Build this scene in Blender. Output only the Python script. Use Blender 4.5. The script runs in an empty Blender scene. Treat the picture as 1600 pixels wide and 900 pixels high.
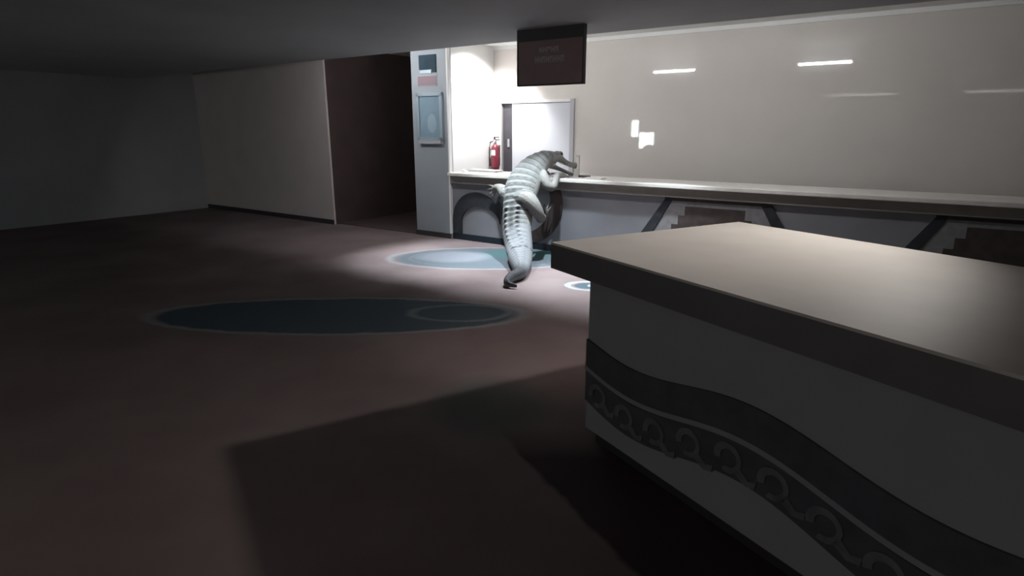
import bpy, bmesh, math, random
import numpy as np
from mathutils import Vector, Matrix
random.seed(7); rng = np.random.default_rng(7)
sc = bpy.context.scene
C = sc.collection
PI = math.pi

# ------------------------------------------------------------------ camera
F = 950.0                                    # focal length in pixels of a 1600 px wide frame
cam = bpy.data.cameras.new('camera'); cam_o = bpy.data.objects.new('camera', cam); C.objects.link(cam_o)
cam.sensor_width = 36.0; cam.lens = 36.0 * F / 1600.0
cam_o.location = (0, 0, 1.8); cam_o.rotation_euler = (PI/2 - math.radians(14.744), 0, 0)
cam.clip_start = 0.05
sc.camera = cam_o
# ------------------------------------------------------------------ world, exposure
w = bpy.data.worlds.new('world'); sc.world = w; w.use_nodes = True
w.node_tree.nodes['Background'].inputs[0].default_value = (0.5, 0.55, 0.6, 1)
w.node_tree.nodes['Background'].inputs[1].default_value = 0.02
sc.view_settings.view_transform = 'Standard'; sc.view_settings.look = 'None'
sc.view_settings.exposure = 0.0; sc.view_settings.gamma = 1.0; sc.view_settings.use_curve_mapping = False

TUBE = 200.0          # fluorescent tubes behind the ceiling edge
WASH = 380.0          # downlight inside the office, by the partition
DESK = 280.0          # downlight over the near desk
LOBBY = 55.0          # dim downlight over the carpet
FRONT = 1050.0         # downlights between the ceiling edge and the counter
FILL_PANEL = 3.2           # unseen fill panels, added at the rear to lift the dim lobby
WINDOW = 30.0         # glazing in the rear wall

# the reception's own axes: x along the counter (to the right), y into the office
ANG = math.radians(-35)
O = Vector((-0.931, 9.915, 0))
MW = Matrix.Translation(O) @ Matrix.Rotation(ANG, 4, 'Z')
def W(s, t, z=0): return MW @ Vector((s, t, z))

def spot(name, loc, target, power, size, blend, radius, color):
    l = bpy.data.lights.new(name, 'SPOT'); l.energy = power; l.spot_size = math.radians(size); l.spot_blend = blend
    l.shadow_soft_size = radius; l.color = color
    o = bpy.data.objects.new(name, l); C.objects.link(o); o.location = loc
    o.rotation_euler = (Vector(target) - Vector(loc)).to_track_quat('-Z', 'Y').to_euler(); return o

# ------------------------------------------------------------------ materials
MATS = {}
def mat(name, col, rough=0.6, spec=0.5, metal=0.0, var=0.0, vscale=8.0, bump=0.0, bscale=60.0, coat=0.0, emit=0.0, ecol=None):
    m = bpy.data.materials.new(name); m.use_nodes = True; MATS[name] = m
    nt = m.node_tree; p = nt.nodes['Principled BSDF']
    p.inputs['Base Color'].default_value = (*col, 1); p.inputs['Roughness'].default_value = rough
    p.inputs['Specular IOR Level'].default_value = spec; p.inputs['Metallic'].default_value = metal
    p.inputs['Coat Weight'].default_value = coat; p.inputs['Coat Roughness'].default_value = 0.05
    if emit:
        p.inputs['Emission Color'].default_value = (*(ecol or col), 1); p.inputs['Emission Strength'].default_value = emit
    tc = nt.nodes.new('ShaderNodeTexCoord')
    if var:
        n = nt.nodes.new('ShaderNodeTexNoise'); n.inputs['Scale'].default_value = vscale; n.inputs['Detail'].default_value = 6
        nt.links.new(tc.outputs['Object'], n.inputs['Vector'])
        r = nt.nodes.new('ShaderNodeValToRGB')
        r.color_ramp.elements[0].position = 0.3; r.color_ramp.elements[1].position = 0.7
        r.color_ramp.elements[0].color = (*[c*(1-var) for c in col], 1); r.color_ramp.elements[1].color = (*[min(1, c*(1+var)) for c in col], 1)
        nt.links.new(n.outputs['Fac'], r.inputs['Fac']); nt.links.new(r.outputs['Color'], p.inputs['Base Color'])
    if bump:
        n2 = nt.nodes.new('ShaderNodeTexNoise'); n2.inputs['Scale'].default_value = bscale; n2.inputs['Detail'].default_value = 3
        nt.links.new(tc.outputs['Object'], n2.inputs['Vector'])
        b = nt.nodes.new('ShaderNodeBump'); b.inputs['Strength'].default_value = bump; b.inputs['Distance'].default_value = 0.01
        nt.links.new(n2.outputs['Fac'], b.inputs['Height']); nt.links.new(b.outputs['Normal'], p.inputs['Normal'])
    return m
mat('wall_beige', (0.63, 0.59, 0.55), 0.03, 0.5, var=0.03, vscale=1.5)
mat('wall_white', (0.78, 0.77, 0.75), 0.5, var=0.02, vscale=2)
mat('wall_pinkish', (0.50, 0.44, 0.43), 0.6, var=0.05, vscale=2)
mat('wall_grey', (0.33, 0.33, 0.345), 0.7, var=0.06, vscale=1.2)
mat('ceiling_grey', (0.36, 0.375, 0.375), 0.85, var=0.06, vscale=1.2, bump=0.1, bscale=90)
mat('ceiling_white', (0.75, 0.75, 0.73), 0.8)
mat('corridor_brown', (0.045, 0.028, 0.026), 0.7, var=0.2, vscale=2)
mat('pillar_paint', (0.27, 0.295, 0.32), 0.55, var=0.03, vscale=3)
mat('base_dark', (0.035, 0.03, 0.032), 0.5)
mat('kick_blue', (0.014, 0.02, 0.028), 0.7, 0.2)
mat('counter_stone', (0.72, 0.69, 0.65), 0.3, var=0.06, vscale=7)
mat('apron_brown', (0.22, 0.20, 0.18), 0.4, var=0.1, vscale=6)
mat('panel_grey', (0.19, 0.19, 0.21), 0.45, var=0.07, vscale=2.2)
mat('inlay_dark', (0.026, 0.028, 0.033), 0.7, 0.2, var=0.25, vscale=10)
mat('inlay_brown', (0.05, 0.038, 0.037), 0.7, 0.2, var=0.25, vscale=10)
mat('inlay_pale', (0.19, 0.185, 0.19), 0.5, var=0.15, vscale=14)
mat('desk_top', (0.50, 0.465, 0.43), 0.5, var=0.04, vscale=5)
mat('desk_edge', (0.12, 0.112, 0.112), 0.45, var=0.08, vscale=5)
mat('desk_panel', (0.27, 0.275, 0.285), 0.5, var=0.06, vscale=3)
mat('scroll_grey', (0.13, 0.13, 0.135), 0.5, var=0.3, vscale=12)
mat('desk_band', (0.065, 0.063, 0.075), 0.6, var=0.2, vscale=10)
mat('desk_line', (0.25, 0.245, 0.26), 0.5)
mat('door_white', (0.55, 0.56, 0.60), 0.35)
mat('frame_grey', (0.36, 0.36, 0.39), 0.5)
mat('frame_light', (0.74, 0.73, 0.72), 0.5)
mat('dark_gap', (0.055, 0.053, 0.06), 0.5, var=0.2, vscale=6)
mat('steel', (0.55, 0.55, 0.56), 0.3, metal=1.0)
mat('sign_brown', (0.30, 0.19, 0.19), 0.5, var=0.12, vscale=4)
mat('sign_black', (0.05, 0.045, 0.048), 0.5)
mat('sign_letter', (0.52, 0.45, 0.45), 0.6)
mat('red_paint', (0.20, 0.025, 0.04), 0.3, coat=0.3)
mat('black_rubber', (0.02, 0.02, 0.022), 0.5)
mat('label_white', (0.75, 0.74, 0.72), 0.5)
mat('notice_blue', (0.20, 0.28, 0.335), 0.25, var=0.08, vscale=5)
mat('glare_pale', (0.26, 0.35, 0.41), 0.3)  # tint of the glare painted on the framed notice
mat('notice_dark', (0.025, 0.045, 0.06), 0.8, 0.15, var=0.15, vscale=9)
mat('notice_mauve', (0.20, 0.13, 0.155), 0.5)
mat('aluminium', (0.33, 0.40, 0.45), 0.4, metal=0.3)
mat('paper', (0.86, 0.85, 0.83), 0.6)
mat('plastic_grey', (0.42, 0.42, 0.40), 0.4)
mat('plastic_white', (0.82, 0.80, 0.78), 0.4)
mat('tube_glow', (1, 1, 1), 0.5, emit=TUBE, ecol=(0.97, 0.98, 1.0))
mat('pane_glow', (1, 1, 1), 0.5, emit=WINDOW, ecol=(0.9, 1.0, 0.97))
mat('fill_panel_glow', (1, 1, 1), 0.5, emit=FILL_PANEL, ecol=(1.0, 0.95, 0.9))
mat('lamp_glow', (1, 1, 1), 0.5, emit=6.0, ecol=(1, 0.97, 0.92))
mat('claw', (0.05, 0.045, 0.045), 0.35)
mat('tooth', (0.75, 0.70, 0.58), 0.35)
mat('eye', (0.03, 0.03, 0.02), 0.08)

def carpet():
    m = bpy.data.materials.new('carpet'); m.use_nodes = True; MATS['carpet'] = m
    nt = m.node_tree; N = nt.nodes; Lk = nt.links; p = N['Principled BSDF']
    p.inputs['Roughness'].default_value = 0.9; p.inputs['Specular IOR Level'].default_value = 0.15
    tc = N.new('ShaderNodeTexCoord'); sep = N.new('ShaderNodeSeparateXYZ')
    dist = N.new('ShaderNodeTexNoise'); dist.inputs['Scale'].default_value = 5; dist.inputs['Detail'].default_value = 3
    Lk.new(tc.outputs['Object'], dist.inputs['Vector'])
    wob = N.new('ShaderNodeVectorMath'); wob.operation = 'MULTIPLY_ADD'
    Lk.new(dist.outputs['Color'], wob.inputs[0]); wob.inputs[1].default_value = (0.09, 0.09, 0); Lk.new(tc.outputs['Object'], wob.inputs[2])
    Lk.new(wob.outputs[0], sep.inputs[0])
    def mth(op, a, b=None, c=None, clamp=False):
        n = N.new('ShaderNodeMath'); n.operation = op; n.use_clamp = clamp
        for i, v in enumerate((a, b, c)):
            if v is None: continue
            if isinstance(v, (int, float)): n.inputs[i].default_value = v
            else: Lk.new(v, n.inputs[i])
        return n.outputs[0]
    def ell(cx, cy, rx, ry, rot=0.0):
        # about 1 on the outline of the ellipse, 0 at its middle
        dx = mth('SUBTRACT', sep.outputs[0], cx + 0.045); dy = mth('SUBTRACT', sep.outputs[1], cy + 0.045)
        c, s = math.cos(rot), math.sin(rot)
        u = mth('MULTIPLY_ADD', dx, c/rx, mth('MULTIPLY', dy, s/rx)); v = mth('MULTIPLY_ADD', dx, -s/ry, mth('MULTIPLY', dy, c/ry))
        return mth('SQRT', mth('MULTIPLY_ADD', u, u, mth('MULTIPLY', v, v)))
    def inside(d, r=1.0, soft=0.06): return mth('MULTIPLY', mth('SUBTRACT', r, d), 1/soft, clamp=True)
    def ring(d, r, wd, soft=0.05): return mth('MULTIPLY', mth('SUBTRACT', wd, mth('ABSOLUTE', mth('SUBTRACT', d, r))), 1/soft, clamp=True)
    def mix(base, col, fac):
        n = N.new('ShaderNodeMix'); n.data_type = 'RGBA'
        Lk.new(fac, n.inputs['Factor'])
        if isinstance(base, tuple): n.inputs['A'].default_value = (*base, 1)
        else: Lk.new(base, n.inputs['A'])
        n.inputs['B'].default_value = (*col, 1); return n.outputs['Result']
    nz = N.new('ShaderNodeTexNoise'); nz.inputs['Scale'].default_value = 1.1; nz.inputs['Detail'].default_value = 4
    Lk.new(tc.outputs['Object'], nz.inputs['Vector'])
    ramp = N.new('ShaderNodeValToRGB'); e = ramp.color_ramp.elements
    e[0].position = 0.3; e[1].position = 0.72; e[0].color = (0.122, 0.089, 0.090, 1); e[1].color = (0.170, 0.134, 0.133, 1)
    Lk.new(nz.outputs['Fac'], ramp.inputs['Fac']); col = ramp.outputs['Color']
    blue = (0.045, 0.064, 0.080); pale = (0.22, 0.225, 0.24); teal = (0.055, 0.105, 0.112); mid = (0.125, 0.13, 0.15)
    # medallion by the counter
    d = ell(-0.35, 8.55, 1.40, 0.74); col = mix(col, (0.075, 0.088, 0.102), inside(d, 1.0, 0.12)); col = mix(col, teal, inside(ell(0.1, 8.80, 0.75, 0.42), 1, 0.5))
    col = mix(col, mid, inside(ell(-0.85, 8.62, 0.62, 0.45), 1.0, 0.35)); col = mix(col, (0.19, 0.193, 0.205), ring(d, 1.0, 0.07, 0.09)); col = mix(col, mid, ring(d, 0.80, 0.03, 0.08))
    # medallion in the dim lobby
    d = ell(-1.75, 5.80, 1.86, 0.60); col = mix(col, blue, inside(d)); col = mix(col, (0.18, 0.185, 0.195), ring(d, 1.0, 0.06, 0.06))
    d2 = ell(-0.52, 5.86, 0.50, 0.27); col = mix(col, (0.12, 0.14, 0.155), ring(d2, 1.0, 0.16, 0.15)); col = mix(col, blue, inside(d2, 0.75))
    # little scroll half under the near desk
    d3 = ell(0.92, 6.95, 0.26, 0.20); col = mix(col, pale, ring(d3, 1.0, 0.18)); col = mix(col, blue, inside(d3, 0.72)); col = mix(col, pale, inside(ell(1.0, 6.95, 0.1, 0.1)))
    # faint grey oval with a soft edge in the foreground
    d4 = ell(-0.15, 3.75, 0.50, 0.55); col = mix(col, (0.09, 0.09, 0.088), inside(d4, 1.0, 0.5))
    # darker strip running along the near desk
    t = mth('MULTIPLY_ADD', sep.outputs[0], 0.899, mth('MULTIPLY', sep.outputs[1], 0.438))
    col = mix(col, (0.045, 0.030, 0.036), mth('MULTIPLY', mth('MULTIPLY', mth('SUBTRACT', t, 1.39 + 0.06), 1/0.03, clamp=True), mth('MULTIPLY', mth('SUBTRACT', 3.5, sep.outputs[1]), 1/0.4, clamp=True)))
    # the strip stops where the desk ends
    pile = N.new('ShaderNodeTexNoise'); pile.inputs['Scale'].default_value = 260; pile.inputs['Detail'].default_value = 2
    Lk.new(tc.outputs['Object'], pile.inputs['Vector'])
    bmp = N.new('ShaderNodeBump'); bmp.inputs['Strength'].default_value = 0.35; bmp.inputs['Distance'].default_value = 0.006
    Lk.new(pile.outputs['Fac'], bmp.inputs['Height']); Lk.new(bmp.outputs['Normal'], p.inputs['Normal'])
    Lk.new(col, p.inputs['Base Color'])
carpet()

# ------------------------------------------------------------------ helpers
def link(name, bm, m, parent=None, smooth=False, bevel=0.0):
    bmesh.ops.recalc_face_normals(bm, faces=bm.faces)
    me = bpy.data.meshes.new(name); bm.to_mesh(me); bm.free()
    if smooth:
        for f in me.polygons: f.use_smooth = True
    me.materials.append(MATS[m] if isinstance(m, str) else m)
    o = bpy.data.objects.new(name, me); C.objects.link(o)
    if parent: o.parent = parent
    if bevel:
        b = o.modifiers.new('bevel', 'BEVEL'); b.width = bevel; b.segments = 2; b.limit_method = 'ANGLE'
    return o
def box(bm, x0, x1, y0, y1, z0, z1):
    v = [bm.verts.new((x, y, z)) for z in (z0, z1) for y in (y0, y1) for x in (x0, x1)]
    for f in ((0,1,3,2),(4,6,7,5),(0,4,5,1),(2,3,7,6),(0,2,6,4),(1,5,7,3)): bm.faces.new([v[i] for i in f])
def bx(*a):
    bm = bmesh.new(); box(bm, *a); return bm
def prism(bm, pts, y0, y1, axis='y'):
    """polygon in (x,z) extruded along y"""
    n = len(pts); P = (lambda p, d: (p[0], d, p[1])) if axis == 'y' else (lambda p, d: (p[0], p[1], d))
    a = [bm.verts.new(P(p, y0)) for p in pts]; b = [bm.verts.new(P(p, y1)) for p in pts]
    bm.faces.new(a); bm.faces.new(b[::-1])
    for i in range(n): bm.faces.new((a[i], b[i], b[(i+1) % n], a[(i+1) % n]))
def strip(bm, top, bot, y0, y1):
    """band between two polylines in (x,z), built of quads, extruded along y"""
    n = len(top); R = []
    for y in (y0, y1): R.append(([bm.verts.new((p[0], y, p[1])) for p in top], [bm.verts.new((p[0], y, p[1])) for p in bot]))
    (at, ab), (bt, bb) = R
    for i in range(n-1):
        bm.faces.new((at[i], at[i+1], ab[i+1], ab[i])); bm.faces.new((bt[i], bb[i], bb[i+1], bt[i+1]))
        bm.faces.new((at[i], bt[i], bt[i+1], at[i+1])); bm.faces.new((ab[i], ab[i+1], bb[i+1], bb[i]))
    bm.faces.new((at[0], ab[0], bb[0], bt[0])); bm.faces.new((at[-1], bt[-1], bb[-1], ab[-1]))
def lathe(bm, prof, cx=0, cy=0, seg=20, cz=0):
    rings = []
    for r, z in prof: rings.append([bm.verts.new((cx + r*math.cos(2*PI*i/seg), cy + r*math.sin(2*PI*i/seg), cz + z)) for i in range(seg)])
    for a, b in zip(rings, rings[1:]):
        for i in range(seg): bm.faces.new((a[i], a[(i+1) % seg], b[(i+1) % seg], b[i]))
    bm.faces.new(rings[0][::-1]); bm.faces.new(rings[-1])
def tube(bm, pts, rad, seg=8):
    pts = [Vector(p) for p in pts]; rads = rad if isinstance(rad, (list, tuple)) else [rad]*len(pts); rings = []
    for i, p in enumerate(pts):
        d = (pts[min(i+1, len(pts)-1)] - pts[max(i-1, 0)]).normalized()
        u = d.cross(Vector((0.13, 0.2, 1)) if abs(d.z) < 0.9 else Vector((1, 0.1, 0))).normalized(); v = d.cross(u)
        rings.append([bm.verts.new(p + rads[i]*(math.cos(2*PI*k/seg)*u + math.sin(2*PI*k/seg)*v)) for k in range(seg)])
    for a, b in zip(rings, rings[1:]):
        for k in range(seg): bm.faces.new((a[k], a[(k+1) % seg], b[(k+1) % seg], b[k]))
    bm.faces.new(rings[0][::-1]); bm.faces.new(rings[-1])
def thing(name, label, cat, loc, rz=ANG, group=None):
    o = bpy.data.objects.new(name, None); C.objects.link(o); o.location = loc; o.rotation_euler = (0, 0, rz); o.empty_display_size = 0.2
    o['label'] = label; o['category'] = cat
    if group: o['group'] = group
    return o
def tag(o, label, cat, group=None):
    o['label'] = label; o['category'] = cat
    if group: o['group'] = group
    return o
def struct(name, bm, m, label=None, world=True):
    o = link(name, bm, m); o['kind'] = 'structure'
    if world: o.matrix_world = MW
    if label: o['label'] = label
    return o

# ------------------------------------------------------------------ the shell (reception axes)
S0, S1, TR, TB = -7.5, 9.5, -12.5, 2.0      # left wall, right wall, rear wall, office back wall
EDGE, ZC, ZB = -1.2, 2.8, 3.24              # edge of the low lobby ceiling, its height, height of the office ceiling
fl = link('floor', bx(S0-0.2, S1+0.2, TR-0.2, 5.0, -0.1, 0), 'carpet'); fl['kind'] = 'structure'; fl['label'] = 'patterned brown and blue carpet'
# bake to world coordinates, so that the carpet pattern lies in metres on the floor
fl.data.transform(MW)
struct('ceiling', bx(S0, S1, TR, EDGE, ZC, ZB+0.1), 'ceiling_grey', 'low grey lobby ceiling')
struct('ceiling.001', bx(S0, S1, EDGE, 5.0, ZB, ZB+0.1), 'ceiling_white', 'white ceiling over counter and office')
struct('wall_left', bx(S0-0.15, S0, TR, 0.25, 0, ZB), 'wall_grey')
struct('wall_right', bx(S1, S1+0.15, TR, 5.0, 0, ZB), 'wall_grey')
bm = bmesh.new()                              # rear wall with the hole of its window
WX0, WX1, WZ0, WZ1 = -4.45, -3.35, 0.95, 2.15
box(bm, S0, WX0, TR-0.15, TR, 0, ZC); box(bm, WX1, S1, TR-0.15, TR, 0, ZC); box(bm, WX0, WX1, TR-0.15, TR, 0, WZ0); box(bm, WX0, WX1, TR-0.15, TR, WZ1, ZC)
struct('wall_rear', bm, 'wall_grey')
struct('wall_front', bx(S0, -3.04, 0.0, 0.04, 0, ZB), 'wall_pinkish', 'pale wall left of the dark passage')
# dark passage
struct('wall_passage', bx(-3.2, -3.04, 0.04, 4.6, 0, ZB), 'corridor_brown')
struct('wall_passage_end', bx(-3.2, -0.95, 4.6, 4.75, 0, ZB), 'corridor_brown')
struct('floor_passage', bx(-3.04, -0.97, 0.12, 4.6, 0.0, 0.012), 'corridor_brown', 'dark brown floor of the passage')
# partition passage / office
struct('wall_partition', bx(-0.84, -0.68, 0.19, TB, 0, ZB), 'wall_white', 'white side wall of the office')
struct('wall_partition_dark', bx(-0.97, -0.84, 0.19, 4.6, 0, ZB), 'corridor_brown')
# office back wall with a doorway
DX0, DX1, DZ = -0.50, 0.98, 2.24
bm = bmesh.new()
box(bm, -0.84, DX0, TB, TB+0.16, 0, ZB); box(bm, DX1, S1, TB, TB+0.16, 0, ZB); box(bm, DX0, DX1, TB, TB+0.16, DZ, ZB)
struct('wall_back', bm, 'wall_beige', 'glossy beige wall behind the counter')
struct('wall_back_room', bx(DX0-0.5, DX1+0.5, TB+1.4, TB+1.5, 0, ZB), 'dark_gap')
bm = bmesh.new(); box(bm, S0, -3.04, -0.02, 0.0, 0, 0.09); struct('baseboard_left', bm, 'base_dark')
# thin crown trim at the top of the back wall
struct('trim_1', bx(-0.68, S1, TB-0.03, TB, ZB-0.06, ZB), 'ceiling_white', 'white crown trim along the top of the wall')

# door: frame + white leaf standing ajar
d1 = bpy.data.objects.new('door_1', None); C.objects.link(d1); d1['kind'] = 'structure'; d1['label'] = 'white office door standing ajar in its doorway'
d1.location = W(DX0, TB, 0); d1.rotation_euler = (0, 0, ANG)
wd = DX1 - DX0
bm = bmesh.new(); box(bm, -0.06, 0.0, -0.02, 0.16, 0, DZ+0.05); box(bm, 0, wd, -0.02, 0.16, DZ, DZ+0.05)
link('door_frame', bm, 'frame_light', d1)
link('shaded_jamb', bx(wd, wd+0.08, -0.025, 0.16, 0, DZ+0.05), 'frame_grey', d1)  # greyer than the other side: the frame's shadow put into its colour
lf = link('door_leaf', bx(0.24, wd-0.01, 0.0, 0.045, 0.01, DZ-0.01), 'door_white', d1)
bm = bmesh.new(); tube(bm, [(0.33, -0.0, 1.02), (0.33, -0.05, 1.02), (0.45, -0.055, 1.02)], 0.011, 8)
link('door_handle', bm, 'steel', lf, True)
link('gap_sheet', bx(0.0, 0.24, 0.05, 0.09, 0.01, DZ), 'dark_gap', d1)  # dark sheet standing in for the shade of the opening beside the leaf
bm = bmesh.new(); box(bm, 0.11, 0.15, 0.03, 0.05, 1.45, 1.6); link('door_lock', bm, 'frame_grey', d1)

# window in the rear wall (it shows as a reflection in the glossy wall)
w1 = bpy.data.objects.new('window_1', None); C.objects.link(w1); w1['kind'] = 'structure'; w1['label'] = 'bright window in the rear lobby wall'
w1.location = W(WX0, TR, WZ0); w1.rotation_euler = (0, 0, ANG)
ww, wh = WX1-WX0, WZ1-WZ0
bm = bmesh.new(); box(bm, 0, 0.05, -0.1, 0.02, 0, wh); box(bm, ww-0.05, ww, -0.1, 0.02, 0, wh); box(bm, 0, ww, -0.1, 0.02, 0, 0.05); box(bm, 0, ww, -0.1, 0.02, wh-0.05, wh); box(bm, 0.36, 0.41, -0.1, 0.02, 0, wh)
link('window_frame', bm, 'frame_grey', w1)
link('pane', bx(0.05, 0.36, -0.06, -0.05, 0.50, wh-0.05), 'pane_glow', w1)
link('pane', bx(0.41, ww-0.05, -0.06, -0.05, 0.05, 0.66), 'pane_glow', w1)
link('blind', bx(0.41, ww-0.05, -0.06, -0.03, 0.66, wh-0.05), 'wall_grey', w1)
link('blind', bx(0.05, 0.36, -0.06, -0.03, 0.05, 0.50), 'wall_grey', w1)

# ------------------------------------------------------------------ pillar and what hangs on it
pl = thing('pillar', 'pale blue-grey square pillar between the dark passage and the counter', 'pillar', W(-0.56, 0.1, 0))
link('shaft', bx(-0.40, 0.39, 0.0, 0.09, 0.0, ZB), 'pillar_paint', pl, bevel=0.01)
link('skirting', bx(-0.41, 0.385, -0.012, 0.09, 0.0, 0.085), 'base_dark', pl)
link('corner_trim', bx(0.365, 0.392, -0.008, 0.06, 0.085, ZB), 'frame_light', pl)
a = thing('notice', 'dark blue square notice at the top of the pillar', 'notice', W(-0.58, 0.1, 2.66))
link('board', bx(-0.18, 0.18, -0.02, 0.0, 0.05, 0.27), 'notice_dark', a)
link('flap', bx(0.10, 0.18, -0.024, 0.0, 0.0, 0.05), 'notice_dark', a)
link('caption', bx(-0.16, 0.08, -0.018, 0.0, -0.01, 0.04), 'aluminium', a)
a = thing('name_plate', 'mauve plate on the pillar above the framed notice', 'plate', W(-0.61, 0.1, 2.47))
link('plate', bx(-0.19, 0.20, -0.015, 0.0, 0.0, 0.14), 'notice_mauve', a)
link('rim', bx(-0.205, 0.215, -0.01, 0.0, -0.015, 0.155), 'frame_grey', a)
a = thing('framed_notice', 'pale blue framed notice hanging on the pillar', 'notice', W(-0.55, 0.1, 1.60))
bm = bmesh.new(); box(bm, -0.28, -0.225, -0.04, 0, 0, 0.75); box(bm, 0.215, 0.27, -0.04, 0, 0, 0.75); box(bm, -0.28, 0.27, -0.04, 0, 0.70, 0.75); box(bm, -0.28, 0.27, -0.04, 0, 0, 0.05)
link('frame', bm, 'aluminium', a)
link('sheet', bx(-0.23, 0.22, -0.02, 0, 0.04, 0.71), 'notice_blue', a)
bm = bmesh.new(); prism(bm, [(0.04 + 0.10*math.cos(2*PI*i/20), 0.27 + 0.15*math.sin(2*PI*i/20)) for i in range(20)], -0.024, -0.02)
link('glare_oval', bm, 'glare_pale', a)  # paler oval painted on the sheet as glare
link('ledge', bx(-0.25, 0.24, -0.05, 0, -0.05, 0.0), 'frame_grey', a)

# ------------------------------------------------------------------ reception counter (far)
CT = 0.15                                     # plane of the front panel
CR = 8.9
ct = thing('reception_counter', 'long grey reception counter with pale stone top and dark inlaid arches', 'counter', W(0, CT, 0))
link('countertop', bx(-0.165, CR, -0.13, 0.62, 1.05, 1.10), 'counter_stone', ct, bevel=0.008)
link('apron', bx(-0.165, CR, -0.06, 0.55, 0.93, 1.05), 'apron_brown', ct)
link('front_panel', bx(-0.165, CR, 0.0, 0.52, 0.10, 0.93), 'panel_grey', ct)
link('kick', bx(-0.165, CR, -0.02, 0.50, 0.0, 0.10), 'kick_blue', ct)
def arc(cx, cz, rx, rz, a0, a1, n=28, p=1.0): return [(cx + rx*math.cos(math.radians(a0 + (a1-a0)*i/n)), cz + rz*math.sin(math.radians(a0 + (a1-a0)*i/n))) for i in range(n+1)]
# inlays: an arch, a scroll that sweeps down behind it, a crescent, then stepped lozenges
bm = bmesh.new(); top = [(-0.155, 0.10)] + arc(0.34, 0.34, 0.495, 0.46, 180, 20); bot = [(0.03, 0.10)] + arc(0.42, 0.30, 0.39, 0.28, 180, 5)
strip(bm, top, bot, -0.025, 0.0); link('arch_inlay', bm, 'inlay_dark', ct)
bm = bmesh.new(); top = [(0.74, 0.66), (0.80, 0.78), (0.90, 0.86), (1.02, 0.87), (1.14, 0.80), (1.22, 0.66), (1.26, 0.45), (1.28, 0.14)]
bot = [(0.72, 0.56), (0.76, 0.50), (0.80, 0.46), (0.84, 0.42), (0.88, 0.36), (0.92, 0.30), (0.96, 0.22), (0.98, 0.12)]
strip(bm, top, bot, -0.025, 0.0); link('scroll_inlay', bm, 'inlay_dark', ct)
bm = bmesh.new(); o_ = arc(1.28, 0.70, 0.66, 0.62, 22, -88); i_ = arc(1.22, 0.74, 0.52, 0.50, 22, -88)
strip(bm, o_, i_, -0.025, 0.0); link('crescent_inlay', bm, 'inlay_brown', ct)
def lozenge(x):
    # slanting dark border, pale stair, brown field
    bm = bmesh.new(); prism(bm, [(x-0.08, 0.10), (x+0.10, 0.10), (x+0.56, 0.92), (x+0.46, 0.92)], -0.025, 0.0); link('slanted_inlay', bm, 'inlay_dark', ct)
    bm = bmesh.new(); prism(bm, [(x+0.46, 0.885), (x+1.72, 0.885), (x+1.72, 0.93), (x+0.44, 0.93)], -0.024, 0.0); link('border_inlay', bm, 'inlay_brown', ct)
    st = [(x+0.10, 0.10), (x+0.55, 0.885), (x+1.66, 0.885), (x+2.1, 0.10)]
    bm = bmesh.new(); prism(bm, st, -0.012, 0.0); link('stair_inlay', bm, 'inlay_pale', ct)
    n = 6; P = []
    for k in range(n): P += [(x+0.30+0.085*k, 0.10+0.12*k), (x+0.30+0.085*k, 0.10+0.12*(k+1))]
    Q = [(2*(x+1.1)-px, pz) for px, pz in P[::-1]]
    bm = bmesh.new(); prism(bm, P + Q, -0.024, 0.0); link('stepped_inlay', bm, 'inlay_brown', ct)
    bm = bmesh.new(); prism(bm, [(x+2.12, 0.10), (x+2.30, 0.10), (x+1.76, 0.92), (x+1.64, 0.92)], -0.025, 0.0); link('slanted_inlay', bm, 'inlay_dark', ct)
lozenge(3.05); lozenge(6.0)

# things on and behind the counter
ZT = 1.10
bm = bmesh.new(); box(bm, -0.15, 0.15, -0.105, 0.105, 0, 0.006); box(bm, -0.13, 0.16, -0.09, 0.10, 0.006, 0.011)
o = link('paper_sheets', bm, 'paper'); o.location = W(2.33, 0.35, ZT); o.rotation_euler = (0, 0, ANG+0.1); tag(o, 'white sheets of paper lying on the counter beside the crocodile', 'paper')
a = thing('pen_tray', 'low dark pen tray on the counter next to the white paper', 'tray', W(2.12, 0.45, ZT), ANG+0.05)
link('tray', bx(-0.085, 0.085, -0.04, 0.04, 0, 0.022), 'black_rubber', a, bevel=0.006)
bm = bmesh.new(); tube(bm, [(-0.07, 0.0, 0.027), (0.075, 0.012, 0.027)], 0.005, 6); link('pen', bm, 'plastic_grey', a)
a = thing('card_holder', 'slim grey upright card holder standing on the counter', 'card holder', W(1.86, 0.71, ZT), ANG-0.2)
link('base', bx(-0.06, 0.06, -0.04, 0.04, 0, 0.012), 'plastic_grey', a)
link('upright', bx(-0.035, 0.035, -0.006, 0.006, 0.012, 0.30), 'plastic_grey', a)
link('card', bx(-0.03, 0.03, -0.010, -0.006, 0.10, 0.27), 'wall_beige', a)
a = thing('document_tray', 'flat grey document tray on the counter below the bright side wall', 'tray', W(0.20, 0.55, ZT))
link('tray', bx(-0.27, 0.30, -0.11, 0.11, 0, 0.028), 'plastic_grey', a, bevel=0.005)
link('sheet', bx(-0.24, 0.26, -0.09, 0.09, 0.028, 0.033), 'paper', a)
a = thing('desk_bell', 'small pale bell on the counter close to the pillar', 'bell', W(0.02, 0.22, ZT))
bm = bmesh.new(); lathe(bm, [(0.045, 0), (0.045, 0.012), (0.04, 0.02)], seg=16); link('base', bm, 'plastic_white', a)
bm = bmesh.new(); lathe(bm, [(0.038, 0.02), (0.034, 0.035), (0.022, 0.048), (0.006, 0.053)], seg=16); link('dome', bm, 'plastic_white', a, True)
bm = bmesh.new(); lathe(bm, [(0.005, 0.052), (0.007, 0.060), (0.004, 0.064)], seg=10); link('button', bm, 'steel', a)

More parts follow.
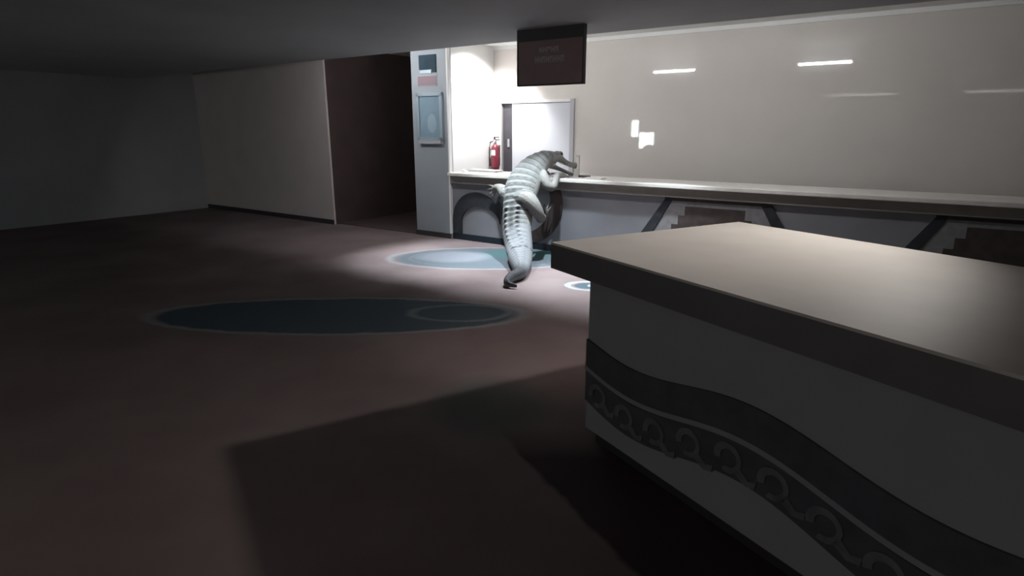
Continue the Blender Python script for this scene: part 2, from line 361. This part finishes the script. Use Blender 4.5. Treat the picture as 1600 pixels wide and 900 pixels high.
# fire extinguisher on the partition side of the office
a = thing('fire_extinguisher', 'red fire extinguisher hanging on the wall beside the office door', 'extinguisher', W(-0.555, 1.86, 1.04))
bm = bmesh.new(); lathe(bm, [(0.055, 0), (0.075, 0.015), (0.078, 0.05), (0.078, 0.36), (0.070, 0.41), (0.045, 0.45), (0.025, 0.465), (0.025, 0.485)], seg=22); link('cylinder', bm, 'red_paint', a, True)
bm = bmesh.new(); lathe(bm, [(0.030, 0.48), (0.030, 0.53), (0.018, 0.545)], seg=12); link('valve', bm, 'steel', a)
bm = bmesh.new(); box(bm, -0.015, 0.10, -0.012, 0.012, 0.54, 0.555); box(bm, -0.015, 0.09, -0.012, 0.012, 0.585, 0.60); box(bm, -0.02, 0.0, -0.012, 0.012, 0.54, 0.60); link('handle', bm, 'black_rubber', a)
bm = bmesh.new(); tube(bm, [(-0.02, -0.02, 0.52), (-0.08, -0.04, 0.50), (-0.098, -0.045, 0.40), (-0.096, -0.05, 0.25), (-0.092, -0.05, 0.15)], 0.012, 8); link('hose', bm, 'black_rubber', a, True)
bm = bmesh.new(); tube(bm, [(-0.092, -0.05, 0.16), (-0.088, -0.05, 0.06)], [0.014, 0.024], 10); link('nozzle', bm, 'black_rubber', a)
bm = bmesh.new(); tube(bm, [(0, -0.03, 0.505), (0, -0.045, 0.505)], 0.018, 12); link('gauge', bm, 'label_white', a)
bm = bmesh.new()
arcp = [(0.080*math.cos(x), 0.080*math.sin(x)) for x in np.linspace(-2.3, -0.9, 9)]
v0 = [bm.verts.new((p[0], p[1], 0.26)) for p in arcp]; v1 = [bm.verts.new((p[0], p[1], 0.36)) for p in arcp]
for i in range(8): bm.faces.new((v0[i], v0[i+1], v1[i+1], v1[i]))
link('sticker', bm, 'label_white', a)
bm = bmesh.new(); box(bm, -0.04, 0.04, 0.07, 0.138, 0.20, 0.24); box(bm, -0.04, 0.04, 0.10, 0.138, 0.10, 0.45); link('bracket', bm, 'steel', a)

# ------------------------------------------------------------------ hanging sign
ST = -1.85
a = thing('hanging_sign', 'dark brown sign with two faint lines of lettering hanging from the ceiling edge', 'sign', W(2.92, ST, 2.245))
SH = ZC - 2.245
link('board', bx(-0.395, 0.395, -0.02, 0.02, 0.0, SH-0.12), 'sign_brown', a)
link('header', bx(-0.395, 0.395, -0.022, 0.022, SH-0.12, SH), 'sign_black', a)
bm = bmesh.new(); box(bm, -0.405, -0.39, -0.026, 0.026, 0, SH); box(bm, 0.39, 0.405, -0.026, 0.026, 0, SH); box(bm, -0.405, 0.405, -0.026, 0.026, -0.012, 0.004); link('frame', bm, 'sign_black', a)
# the lettering is too soft to be read: two rows of blurred strokes of the same size
def glyphs(x0, x1, z0, h, n):
    st = (x1-x0)/n
    for k in range(n):
        bm = bmesh.new(); gx = x0 + k*st; gw = st*0.82; q = random.random()
        box(bm, gx, gx+gw*0.32, -0.024, -0.02, z0, z0+h); box(bm, gx+gw*0.68, gx+gw, -0.024, -0.02, z0+h*(0.0 if q < 0.6 else 0.4), z0+h)
        zz = z0 + h*(0.36 if q < 0.4 else 0.66 if q < 0.7 else 0.04); box(bm, gx+gw*0.3, gx+gw*0.7, -0.024, -0.02, zz, zz+h*0.28)
        link('letter', bm, 'sign_letter', a)
glyphs(-0.125, 0.115, 0.315, 0.055, 5); glyphs(-0.175, 0.185, 0.215, 0.065, 8)

# ------------------------------------------------------------------ fluorescent tubes behind the ceiling edge
for sx, lb in ((-1.15, 'over the pillar'), (1.60, 'over the crocodile'), (4.4, 'over the stepped counter inlay')):
    a = thing('tube_light', 'fluorescent tube on the back of the ceiling edge ' + lb, 'light', W(sx, EDGE, 2.93), group='tubes behind the ceiling edge')
    link('batten', bx(-0.50, 0.50, 0.0, 0.028, -0.03, 0.03), 'plastic_white', a)
    bm = bmesh.new(); tube(bm, [(-0.43, 0.05, 0), (0.43, 0.05, 0)], 0.018, 10); link('tube', bm, 'tube_glow', a)
    for e in (-1, 1): link('end_cap', bx(e*0.46-0.03, e*0.46+0.03, 0.02, 0.07, -0.025, 0.025), 'plastic_white', a)
# downlights
def downlight(name, label, loc, tgt, power, size, blend, col):
    a = thing(name, label, 'light', loc)
    bm = bmesh.new()
    lathe(bm, [(0.11, 0.0), (0.11, -0.012), (0.085, -0.012), (0.08, -0.002)], seg=24); link('trim_ring', bm, 'plastic_white', a)
    bm = bmesh.new(); lathe(bm, [(0.078, -0.002), (0.078, -0.008)], seg=24); link('lens', bm, 'lamp_glow', a)
    spot('downlight_lamp', Vector(loc) + Vector((0, 0, -0.04)), tgt, power, size, blend, 0.06, col)
downlight('downlight', 'round downlight in the office ceiling beside the side wall', W(0.05, 1.15, ZB), W(-0.62, 1.25, 1.5), WASH, 120, 0.6, (0.98, 0.98, 1.0))
downlight('downlight', 'round downlight in the lobby ceiling above the near desk', Vector((2.9, 4.0, ZC)), Vector((1.05, 3.5, 1.1)), DESK, 76, 1.0, (1.0, 0.95, 0.90))
downlight('downlight', 'round downlight in the lobby ceiling above the open carpet', Vector((0.35, 4.6, ZC)), Vector((0.40, 5.15, 0.0)), LOBBY, 66, 1.0, (1.0, 0.83, 0.76))

for sx, lb in ((0.85, 'round downlight above the counter end by the pillar'), (2.2, 'round downlight above the crocodile'), (3.6, 'round downlight above the stepped counter inlay')):
    downlight('downlight', lb, W(sx, -0.65, ZB), W(sx, -0.95, 0), FRONT, 58, 0.7, (0.82, 0.94, 1.0))
for sx, lb in ((4.0, 'added fill light panel, unseen, at the lobby rear'), (7.5, 'added fill light panel, unseen, at the lobby rear by the right wall')):
    a = thing('fill_panel_light', lb, 'light', W(sx, -10.5, ZC))  # added behind the camera only as ambient fill
    link('panel', bx(-0.9, 0.9, -0.6, 0.6, -0.02, -0.004), 'fill_panel_glow', a); link('frame', bx(-0.95, 0.95, -0.65, 0.65, -0.012, 0.0), 'plastic_white', a)

# ------------------------------------------------------------------ near desk
DA = math.radians(-60)
HD = 1.15
ds = thing('reception_desk', 'large dark fronted reception desk with broad pale top and inlaid wavy band', 'desk', (0.4475, 3.275, 0), DA)
LD, WDp = 3.4, 1.55                            # x runs along the front, y into the desk
link('desktop', bx(-0.33, LD, -0.06, WDp, HD-0.012, HD), 'desk_top', ds)
link('edge_slab', bx(-0.33, LD, -0.06, WDp, HD-0.155, HD-0.012), 'desk_edge', ds)
link('front_panel', bx(-0.02, LD, 0.0, WDp-0.1, 0.08, HD-0.155), 'desk_panel', ds)
link('plinth', bx(0.03, LD, 0.04, WDp-0.14, 0.0, 0.08), 'base_dark', ds)
us = np.linspace(-0.02, LD, 90)
wave = lambda u, amp: -amp*math.cos(2*PI*(u-0.36)/1.5)
def band(name, z1, z0, amp, y, m):
    bm = bmesh.new(); strip(bm, [(u, z1 + wave(u, amp)) for u in us], [(u, z0 + wave(u, amp)) for u in us], y, 0.0); return link(name, bm, m, ds)
band('dark_band', 0.635, 0.475, 0.05, -0.014, 'desk_band')
band('pale_line', 0.475, 0.45, 0.05, -0.018, 'desk_line')
band('lower_band', 0.45, 0.26, 0.06, -0.012, 'desk_band')
# scroll motifs on the lower band
for k in range(14):
    u = 0.10 + 0.23*k; zc = 0.355 + wave(u, 0.055)
    bm = bmesh.new(); o_ = arc(u, zc, 0.075, 0.07, 200, -110, 18); i_ = arc(u+0.006, zc, 0.045, 0.042, 200, -110, 18)
    strip(bm, o_, i_, -0.02, 0.0)
    strip(bm, [(u+0.07, zc-0.02), (u+0.115, zc-0.055), (u+0.155, zc-0.04)], [(u+0.04, zc-0.05), (u+0.10, zc-0.085), (u+0.15, zc-0.075)], -0.02, 0.0)
    link('scroll_motif', bm, 'scroll_grey', ds)

# ------------------------------------------------------------------ crocodile
BASE = (1.70, -0.70, 0.0)
croc = thing('crocodile', 'large pale grey crocodile climbing head first over the reception counter', 'crocodile', W(*BASE))
def catmull(P, n):
    P = np.array(P, float); P = np.vstack([2*P[0]-P[1], P, 2*P[-1]-P[-2]]); out = []
    for i in range(1, len(P)-2):
        for t in np.linspace(0, 1, n, endpoint=False):
            a, b, c, d = P[i-1:i+3]
            out.append(0.5*((2*b) + (c-a)*t + (2*a-5*b+4*c-d)*t*t + (3*b-a-3*c+d)*t**3))
    out.append(P[-2]); return np.array(out)
#        x      y      z     half-width, half-height, dorsal hint (x,y,z)
SP = [ (2.60, -1.99, 0.030, 0.012, 0.020, 0, 0, 1),
       (2.47, -2.00, 0.050, 0.035, 0.045, 0, 0, 1),
       (2.40, -1.84, 0.070, 0.055, 0.065, 0, 0, 1),
       (2.38, -1.60, 0.085, 0.075, 0.080, 0, 0, 1),
       (2.20, -1.32, 0.115, 0.125, 0.105, 0, 0, 1),
       (2.04, -1.10, 0.145, 0.160, 0.130, 0, -0.2, 1),
       (1.87, -0.88, 0.245, 0.190, 0.140, 0, -0.7, .7),
       (1.73, -0.72, 0.400, 0.210, 0.155, 0, -.9, .45),
       (1.65, -0.60, 0.560, 0.225, 0.160, 0, -1, .3),
       (1.61, -0.51, 0.730, 0.235, 0.165, 0, -1, .35),
       (1.58, -0.42, 0.900, 0.260, 0.175, 0, -1, .45),
       (1.57, -0.29, 1.080, 0.255, 0.175, 0, -.9, .6),
       (1.60, -0.12, 1.240, 0.215, 0.165, 0, -.7, .8),
       (1.66,  0.05, 1.345, 0.155, 0.130, 0, -.4, 1),
       (1.72,  0.19, 1.375, 0.125, 0.105, 0, -.2, 1) ]
S = catmull(SP, 14); NR = len(S); NA = 56
P = S[:, :3]; T = np.gradient(P, axis=0); T /= np.linalg.norm(T, axis=1)[:, None]
U = S[:, 5:8]; U = U - (U*T).sum(1)[:, None]*T; U /= np.linalg.norm(U, axis=1)[:, None]      # dorsal
V = np.cross(T, U)                                                                            # lateral
AL = np.concatenate([[0], np.cumsum(np.linalg.norm(np.diff(P, axis=0), axis=1))])
i_hip = 9*14; LT = AL[i_hip]
def scute(al, ang, tail):
    """relief of the back armour at an arc length and angle from the dorsal line"""
    per = 0.088; ph = (al/per) % 1.0
    ridge = max(0.0, 1 - abs(ph-0.5)/0.36)
    if tail < 1:                                   # tail: two keels that meet towards the tip
        k = 0.42*min(1.0, tail*1.6)
        keel = max(0.0, 1 - abs(abs(ang)-k)/0.20)
        return 0.030*ridge*keel*(0.5+0.5*tail) + (0.010*ridge*max(0, (tail-0.75)/0.25) if abs(ang) < 1.1 else 0)
    if abs(ang) > 1.35: return 0.0
    colm = 0.55 + 0.45*math.cos(ang*2*PI/0.42)
    return 0.015*ridge*(0.35+0.65*colm)*min(1, (1.35-abs(ang))/0.25)
rows = []
for i in range(NR):
    hw, hh = S[i, 3], S[i, 4]; row = []; tail = min(1.0, AL[i]/LT)
    for k in range(NA):
        an = 2*PI*k/NA - PI
        c, s = math.cos(an), math.sin(an)
        flat = 0.85 if c < 0 else 1.0
        d = scute(AL[i], an, tail) if i < NR-6 else 0
        q = P[i] + U[i]*(math.copysign(abs(c)**0.9, c)*hh*flat + d*max(c, 0)**0.5) + V[i]*(math.copysign(abs(s)**0.9, s)*hw)
        row.append(q)
    rows.append(row)
bm = bmesh.new()
def add_rows(rows):
    R = [[bm.verts.new(Vector(q) - Vector(BASE)) for q in r] for r in rows]
    for a_, b_ in zip(R, R[1:]):
        n = len(a_)
        for k in range(n): bm.faces.new((a_[k], a_[(k+1) % n], b_[(k+1) % n], b_[k]))
    bm.faces.new(R[0][::-1]); bm.faces.new(R[-1])
add_rows(rows)
def limb(pts, rads, n=6, seg=14):
    q = catmull([(*p, r) for p, r in zip(pts, rads)], n)
    rws = []
    for i in range(len(q)):
        d = q[min(i+1, len(q)-1), :3] - q[max(i-1, 0), :3]; d /= np.linalg.norm(d)
        u = np.cross(d, (0.2, 0.3, 0.93) if abs(d[2]) < 0.9 else (1, 0.1, 0)); u /= np.linalg.norm(u); v = np.cross(d, u)
        rws.append([q[i, :3] + q[i, 3]*(math.cos(2*PI*k/seg)*u + math.sin(2*PI*k/seg)*v) for k in range(seg)])
    add_rows(rws)
CLAWS = []
def foot(p, fwd, side, n, ln, r):
    p = np.array(p, float); fwd = np.array(fwd, float); fwd /= np.linalg.norm(fwd); side = np.array(side, float); side /= np.linalg.norm(side)
    nrm = np.cross(side, fwd)
    for k in range(n):
        a_ = (k-(n-1)/2)/(n-1)*1.15; l_ = ln*(1 - 0.22*abs(k-(n-1)/2)/((n-1)/2) + 0.04*k/n)
        d = fwd*math.cos(a_) + side*math.sin(a_)
        b0 = p + side*(k-(n-1)/2)*r*1.1
        t1 = b0 + d*l_*0.55 + nrm*0.010; t2 = b0 + d*l_ - nrm*0.004
        limb([b0, t1, t2], [r*1.05, r*0.85, r*0.55], 3, 8)
        CLAWS.append((t2, d, nrm))
# right hind leg: thigh out to the side, shank down, foot braced on the panel
limb([(1.64, -0.50, 0.84), (1.77, -0.54, 0.84), (1.89, -0.56, 0.77), (1.95, -0.53, 0.66), (1.94, -0.44, 0.58)], [0.15, 0.13, 0.10, 0.08, 0.065])
limb([(1.94, -0.46, 0.58), (1.84, -0.26, 0.56), (1.72, -0.02, 0.56)], [0.065, 0.06, 0.05]); foot((1.71, 0.03, 0.56), (0.05, 0.10, 0.9), (1, 0, 0.3), 4, 0.15, 0.019)
# left hind leg: drawn up and reaching out along the front of the counter
limb([(1.52, -0.48, 0.82), (1.38, -0.47, 0.88), (1.24, -0.38, 0.93), (1.05, -0.20, 0.94), (0.88, -0.06, 0.92)], [0.14, 0.105, 0.078, 0.060, 0.052])
limb([(0.94, -0.11, 0.93), (0.86, -0.03, 0.91), (0.78, 0.03, 0.885)], [0.052, 0.055, 0.047]); foot((0.79, 0.03, 0.885), (-0.9, 0.10, -0.35), (0.3, 0.15, -1), 4, 0.14, 0.02)
# right arm: elbow low at the counter's edge, hand up on the top
limb([(1.66, -0.12, 1.20), (1.80, -0.20, 1.13), (1.91, -0.22, 1.01), (1.945, -0.14, 1.00), (1.93, -0.05, 1.09), (1.90, 0.05, 1.145)], [0.11, 0.09, 0.066, 0.058, 0.050, 0.045])
limb([(1.90, 0.03, 1.145), (1.91, 0.13, 1.135), (1.92, 0.20, 1.13)], [0.044, 0.05, 0.038]); foot((1.92, 0.19, 1.128), (0.25, 1, 0), (-1, 0.25, 0), 5, 0.11, 0.0155)
# left arm: laid forward on the top, on the far side of the neck
limb([(1.55, -0.05, 1.25), (1.48, 0.03, 1.22), (1.44, 0.14, 1.20), (1.47, 0.28, 1.15)], [0.10, 0.08, 0.058, 0.045])
limb([(1.47, 0.27, 1.148), (1.49, 0.37, 1.135), (1.50, 0.43, 1.13)], [0.044, 0.05, 0.038]); foot((1.50, 0.42, 1.128), (0.1, 1, 0), (-1, 0.1, 0), 5, 0.11, 0.0155)
# head: skull and upper jaw, lower jaw a little open
H0 = np.array((1.70, 0.15, 1.365)); HD_ = np.array((0.62, 0.74, -0.28)); HD_ /= np.linalg.norm(HD_)
HS = np.cross(HD_, (0, 0, 1)); HS /= np.linalg.norm(HS); HU = np.cross(HS, HD_)
HL = 0.80
def headloft(prof, up0=0.0, tilt=0.0):
    q = catmull(prof, 6); rws = []
    for x, w_, up, dn, off in q:
        x *= HL; w_ *= 1.08; up *= 1.25; dn *= 1.25; off *= 1.15
        c0 = H0 + HD_*x + HU*(off - x*math.tan(tilt)); r_ = []
        for k in range(28):
            an = 2*PI*k/28; s_, c_ = math.sin(an), math.cos(an)
            r_.append(c0 + HS*w_*math.copysign(abs(s_)**0.75, s_) + HU*(c_*(up if c_ > 0 else dn)))
        rws.append(r_)
    add_rows(rws)
headloft([(-0.06, .115, .085, .09, 0), (0.04, .135, .085, .07, .01), (0.12, .138, .078, .03, .02), (0.20, .115, .065, .020, .015), (0.28, .088, .050, .018, .005), (0.38, .070, .042, .018, -.004), (0.47, .066, .045, .018, -.008), (0.525, .055, .045, .016, -.010), (0.545, .03, .025, .01, -.008)])
headloft([(-0.06, .10, .05, .07, -.05), (0.05, .125, .03, .05, -.055), (0.15, .115, .016, .036, -.055), (0.28, .080, .014, .028, -.052), (0.40, .062, .014, .024, -.05), (0.49, .055, .014, .022, -.048), (0.52, .03, .01, .012, -.046)], tilt=math.radians(9))
for s_ in (-1, 1):
    e_ = H0 + HD_*0.118 + HU*0.112 + HS*s_*0.062
    limb([e_ - HD_*0.05 - HU*0.015, e_, e_ + HD_*0.035 - HU*0.02], [0.026, 0.036, 0.022], 4, 10)
    n_ = H0 + HD_*0.405 + HU*0.042 + HS*s_*0.022
    limb([n_ - HD_*0.03 - HU*0.012, n_, n_ + HD_*0.02 - HU*0.015], [0.012, 0.018, 0.010], 3, 8)
bmesh.ops.recalc_face_normals(bm, faces=bm.faces)
me = bpy.data.meshes.new('body'); bm.to_mesh(me); bm.free()
tmp = bpy.data.objects.new('body', me); C.objects.link(tmp)
rm = tmp.modifiers.new('remesh', 'REMESH'); rm.mode = 'VOXEL'; rm.voxel_size = 0.0085
sm = tmp.modifiers.new('smooth', 'SMOOTH'); sm.factor = 0.5; sm.iterations = 2
dg = bpy.context.evaluated_depsgraph_get(); body_me = bpy.data.meshes.new_from_object(tmp.evaluated_get(dg))
bpy.data.objects.remove(tmp)
for f in body_me.polygons: f.use_smooth = True
# skin colour per vertex: grey armoured back, cream flanks and belly, dark marks on the keels
nv = len(body_me.vertices); co = np.zeros(nv*3); body_me.vertices.foreach_get('co', co); co = co.reshape(-1, 3) + np.array(BASE)
idx = np.zeros(nv, int)
for c0 in range(0, nv, 4000):
    dd = ((co[c0:c0+4000, None, :] - P[None, ::2, :])**2).sum(2); idx[c0:c0+4000] = dd.argmin(1)*2
rel = co - P[idx]; du = (rel*U[idx]).sum(1); dv = (rel*V[idx]).sum(1)
ang = np.arctan2(np.abs(dv)/S[idx, 3], du/S[idx, 4]); al = AL[idx] + (rel*T[idx]).sum(1); tail = np.clip(al/LT, 0, 1)
dist = np.sqrt((dv/S[idx, 3])**2 + (du/S[idx, 4])**2)
onbody = dist < 1.25
back = np.array((0.30, 0.305, 0.30)); flank = np.array((0.46, 0.45, 0.43)); belly = np.array((0.60, 0.57, 0.50)); dark = np.array((0.055, 0.052, 0.06))
k1 = np.clip((ang-0.9)/0.5, 0, 1)[:, None]; k2 = np.clip((ang-1.75)/0.5, 0, 1)[:, None]
col = back*(1-k1) + flank*k1; col = col*(1-k2) + belly*k2
col[~onbody] = (0.40, 0.385, 0.36)
ph = (al/0.088) % 1.0; gap = np.clip((np.abs(ph-0.5)-0.34)/0.10, 0, 1)
g = (gap*(ang < 1.2)*onbody*0.62)[:, None]; col = col*(1-g) + dark*g
tailpale = (np.clip((0.84-tail)/0.06, 0, 1)*onbody)[:, None]; col = col*(1-tailpale) + (np.array((0.40, 0.41, 0.44))*(1-0.25*(gap*(ang < 1.0))[:, None]))*tailpale
keel = np.clip(1.25-np.minimum(np.abs(ang-0.50), np.abs(ang-0.05))/0.14, 0, 1)*np.clip((tail-0.78)/0.03, 0, 1)*np.clip((1.0-tail)/0.03, 0, 1)*onbody*(0.35+0.65*np.clip(1.3*np.abs(ph-0.5)*2, 0, 1))
col = col*(1-0.85*keel[:, None]) + dark*0.85*keel[:, None]
tipd = np.clip((0.34-tail)/0.10, 0, 1)*np.clip((1.9-ang)/0.6, 0.35, 1)*onbody; col = col*(1-0.9*tipd[:, None]) + dark*0.9*tipd[:, None]
bnd = np.clip(1.2-np.abs(tail-0.585)/0.018, 0, 1)*onbody*(np.sin(ang*9+dv*20)*0.5+0.5); col = col*(1-0.75*bnd[:, None]) + dark*0.75*bnd[:, None]
col *= 0.44
att = body_me.color_attributes.new('skin', 'FLOAT_COLOR', 'POINT')
att.data.foreach_set('color', np.hstack([col, np.ones((nv, 1))]).astype(np.float32).ravel())
m = mat('croc_skin', (0.4, 0.4, 0.4), 0.7, 0.25)
nt = m.node_tree; p = nt.nodes['Principled BSDF']
vc = nt.nodes.new('ShaderNodeVertexColor'); vc.layer_name = 'skin'
vo = nt.nodes.new('ShaderNodeTexVoronoi'); vo.inputs['Scale'].default_value = 55
tcn = nt.nodes.new('ShaderNodeTexCoord'); nt.links.new(tcn.outputs['Object'], vo.inputs['Vector'])
mul = nt.nodes.new('ShaderNodeMix'); mul.data_type = 'RGBA'; mul.blend_type = 'MULTIPLY'; mul.inputs['Factor'].default_value = 0.35
rp = nt.nodes.new('ShaderNodeValToRGB'); rp.color_ramp.elements[0].color = (1.15, 1.15, 1.15, 1); rp.color_ramp.elements[1].color = (0.6, 0.6, 0.6, 1); rp.color_ramp.elements[1].position = 0.6
nt.links.new(vo.outputs['Distance'], rp.inputs['Fac']); nt.links.new(vc.outputs['Color'], mul.inputs['A']); nt.links.new(rp.outputs['Color'], mul.inputs['B'])
nt.links.new(mul.outputs['Result'], p.inputs['Base Color'])
bp = nt.nodes.new('ShaderNodeBump'); bp.inputs['Strength'].default_value = 0.4; bp.inputs['Distance'].default_value = 0.006; bp.invert = True
nt.links.new(vo.outputs['Distance'], bp.inputs['Height']); nt.links.new(bp.outputs['Normal'], p.inputs['Normal'])
body_me.materials.clear(); body_me.materials.append(m)
body = bpy.data.objects.new('body', body_me); C.objects.link(body); body.parent = croc
def rl(p): return Vector(p) - Vector(BASE)
for t2, d, nrm in CLAWS:
    bm = bmesh.new(); tube(bm, [rl(t2 - d*0.012), rl(t2 + d*0.018 + nrm*0.003), rl(t2 + d*0.040 - nrm*0.008)], [0.0095, 0.007, 0.0015], 6); link('claw', bm, 'claw', croc)
for s_ in (-1, 1):
    e_ = H0 + HD_*0.126 + HU*0.116 + HS*s_*0.085
    bm = bmesh.new(); bmesh.ops.create_uvsphere(bm, u_segments=12, v_segments=8, radius=0.021, matrix=Matrix.Translation(rl(e_))); link('eye', bm, 'eye', croc, True)
    for k in range(8):
        x = 0.18 + 0.042*k; wd_ = np.interp(x, [0.12, 0.20, 0.28, 0.38, 0.47, 0.525], [.132, .110, .084, .067, .063, .05])
        q = H0 + HD_*x*HL + HS*s_*wd_*1.02 + HU*(-0.008); ln = 0.028 if k % 3 else 0.036
        bm = bmesh.new(); tube(bm, [rl(q), rl(q - HU*ln)], [0.0065, 0.001], 6); link('tooth', bm, 'tooth', croc)
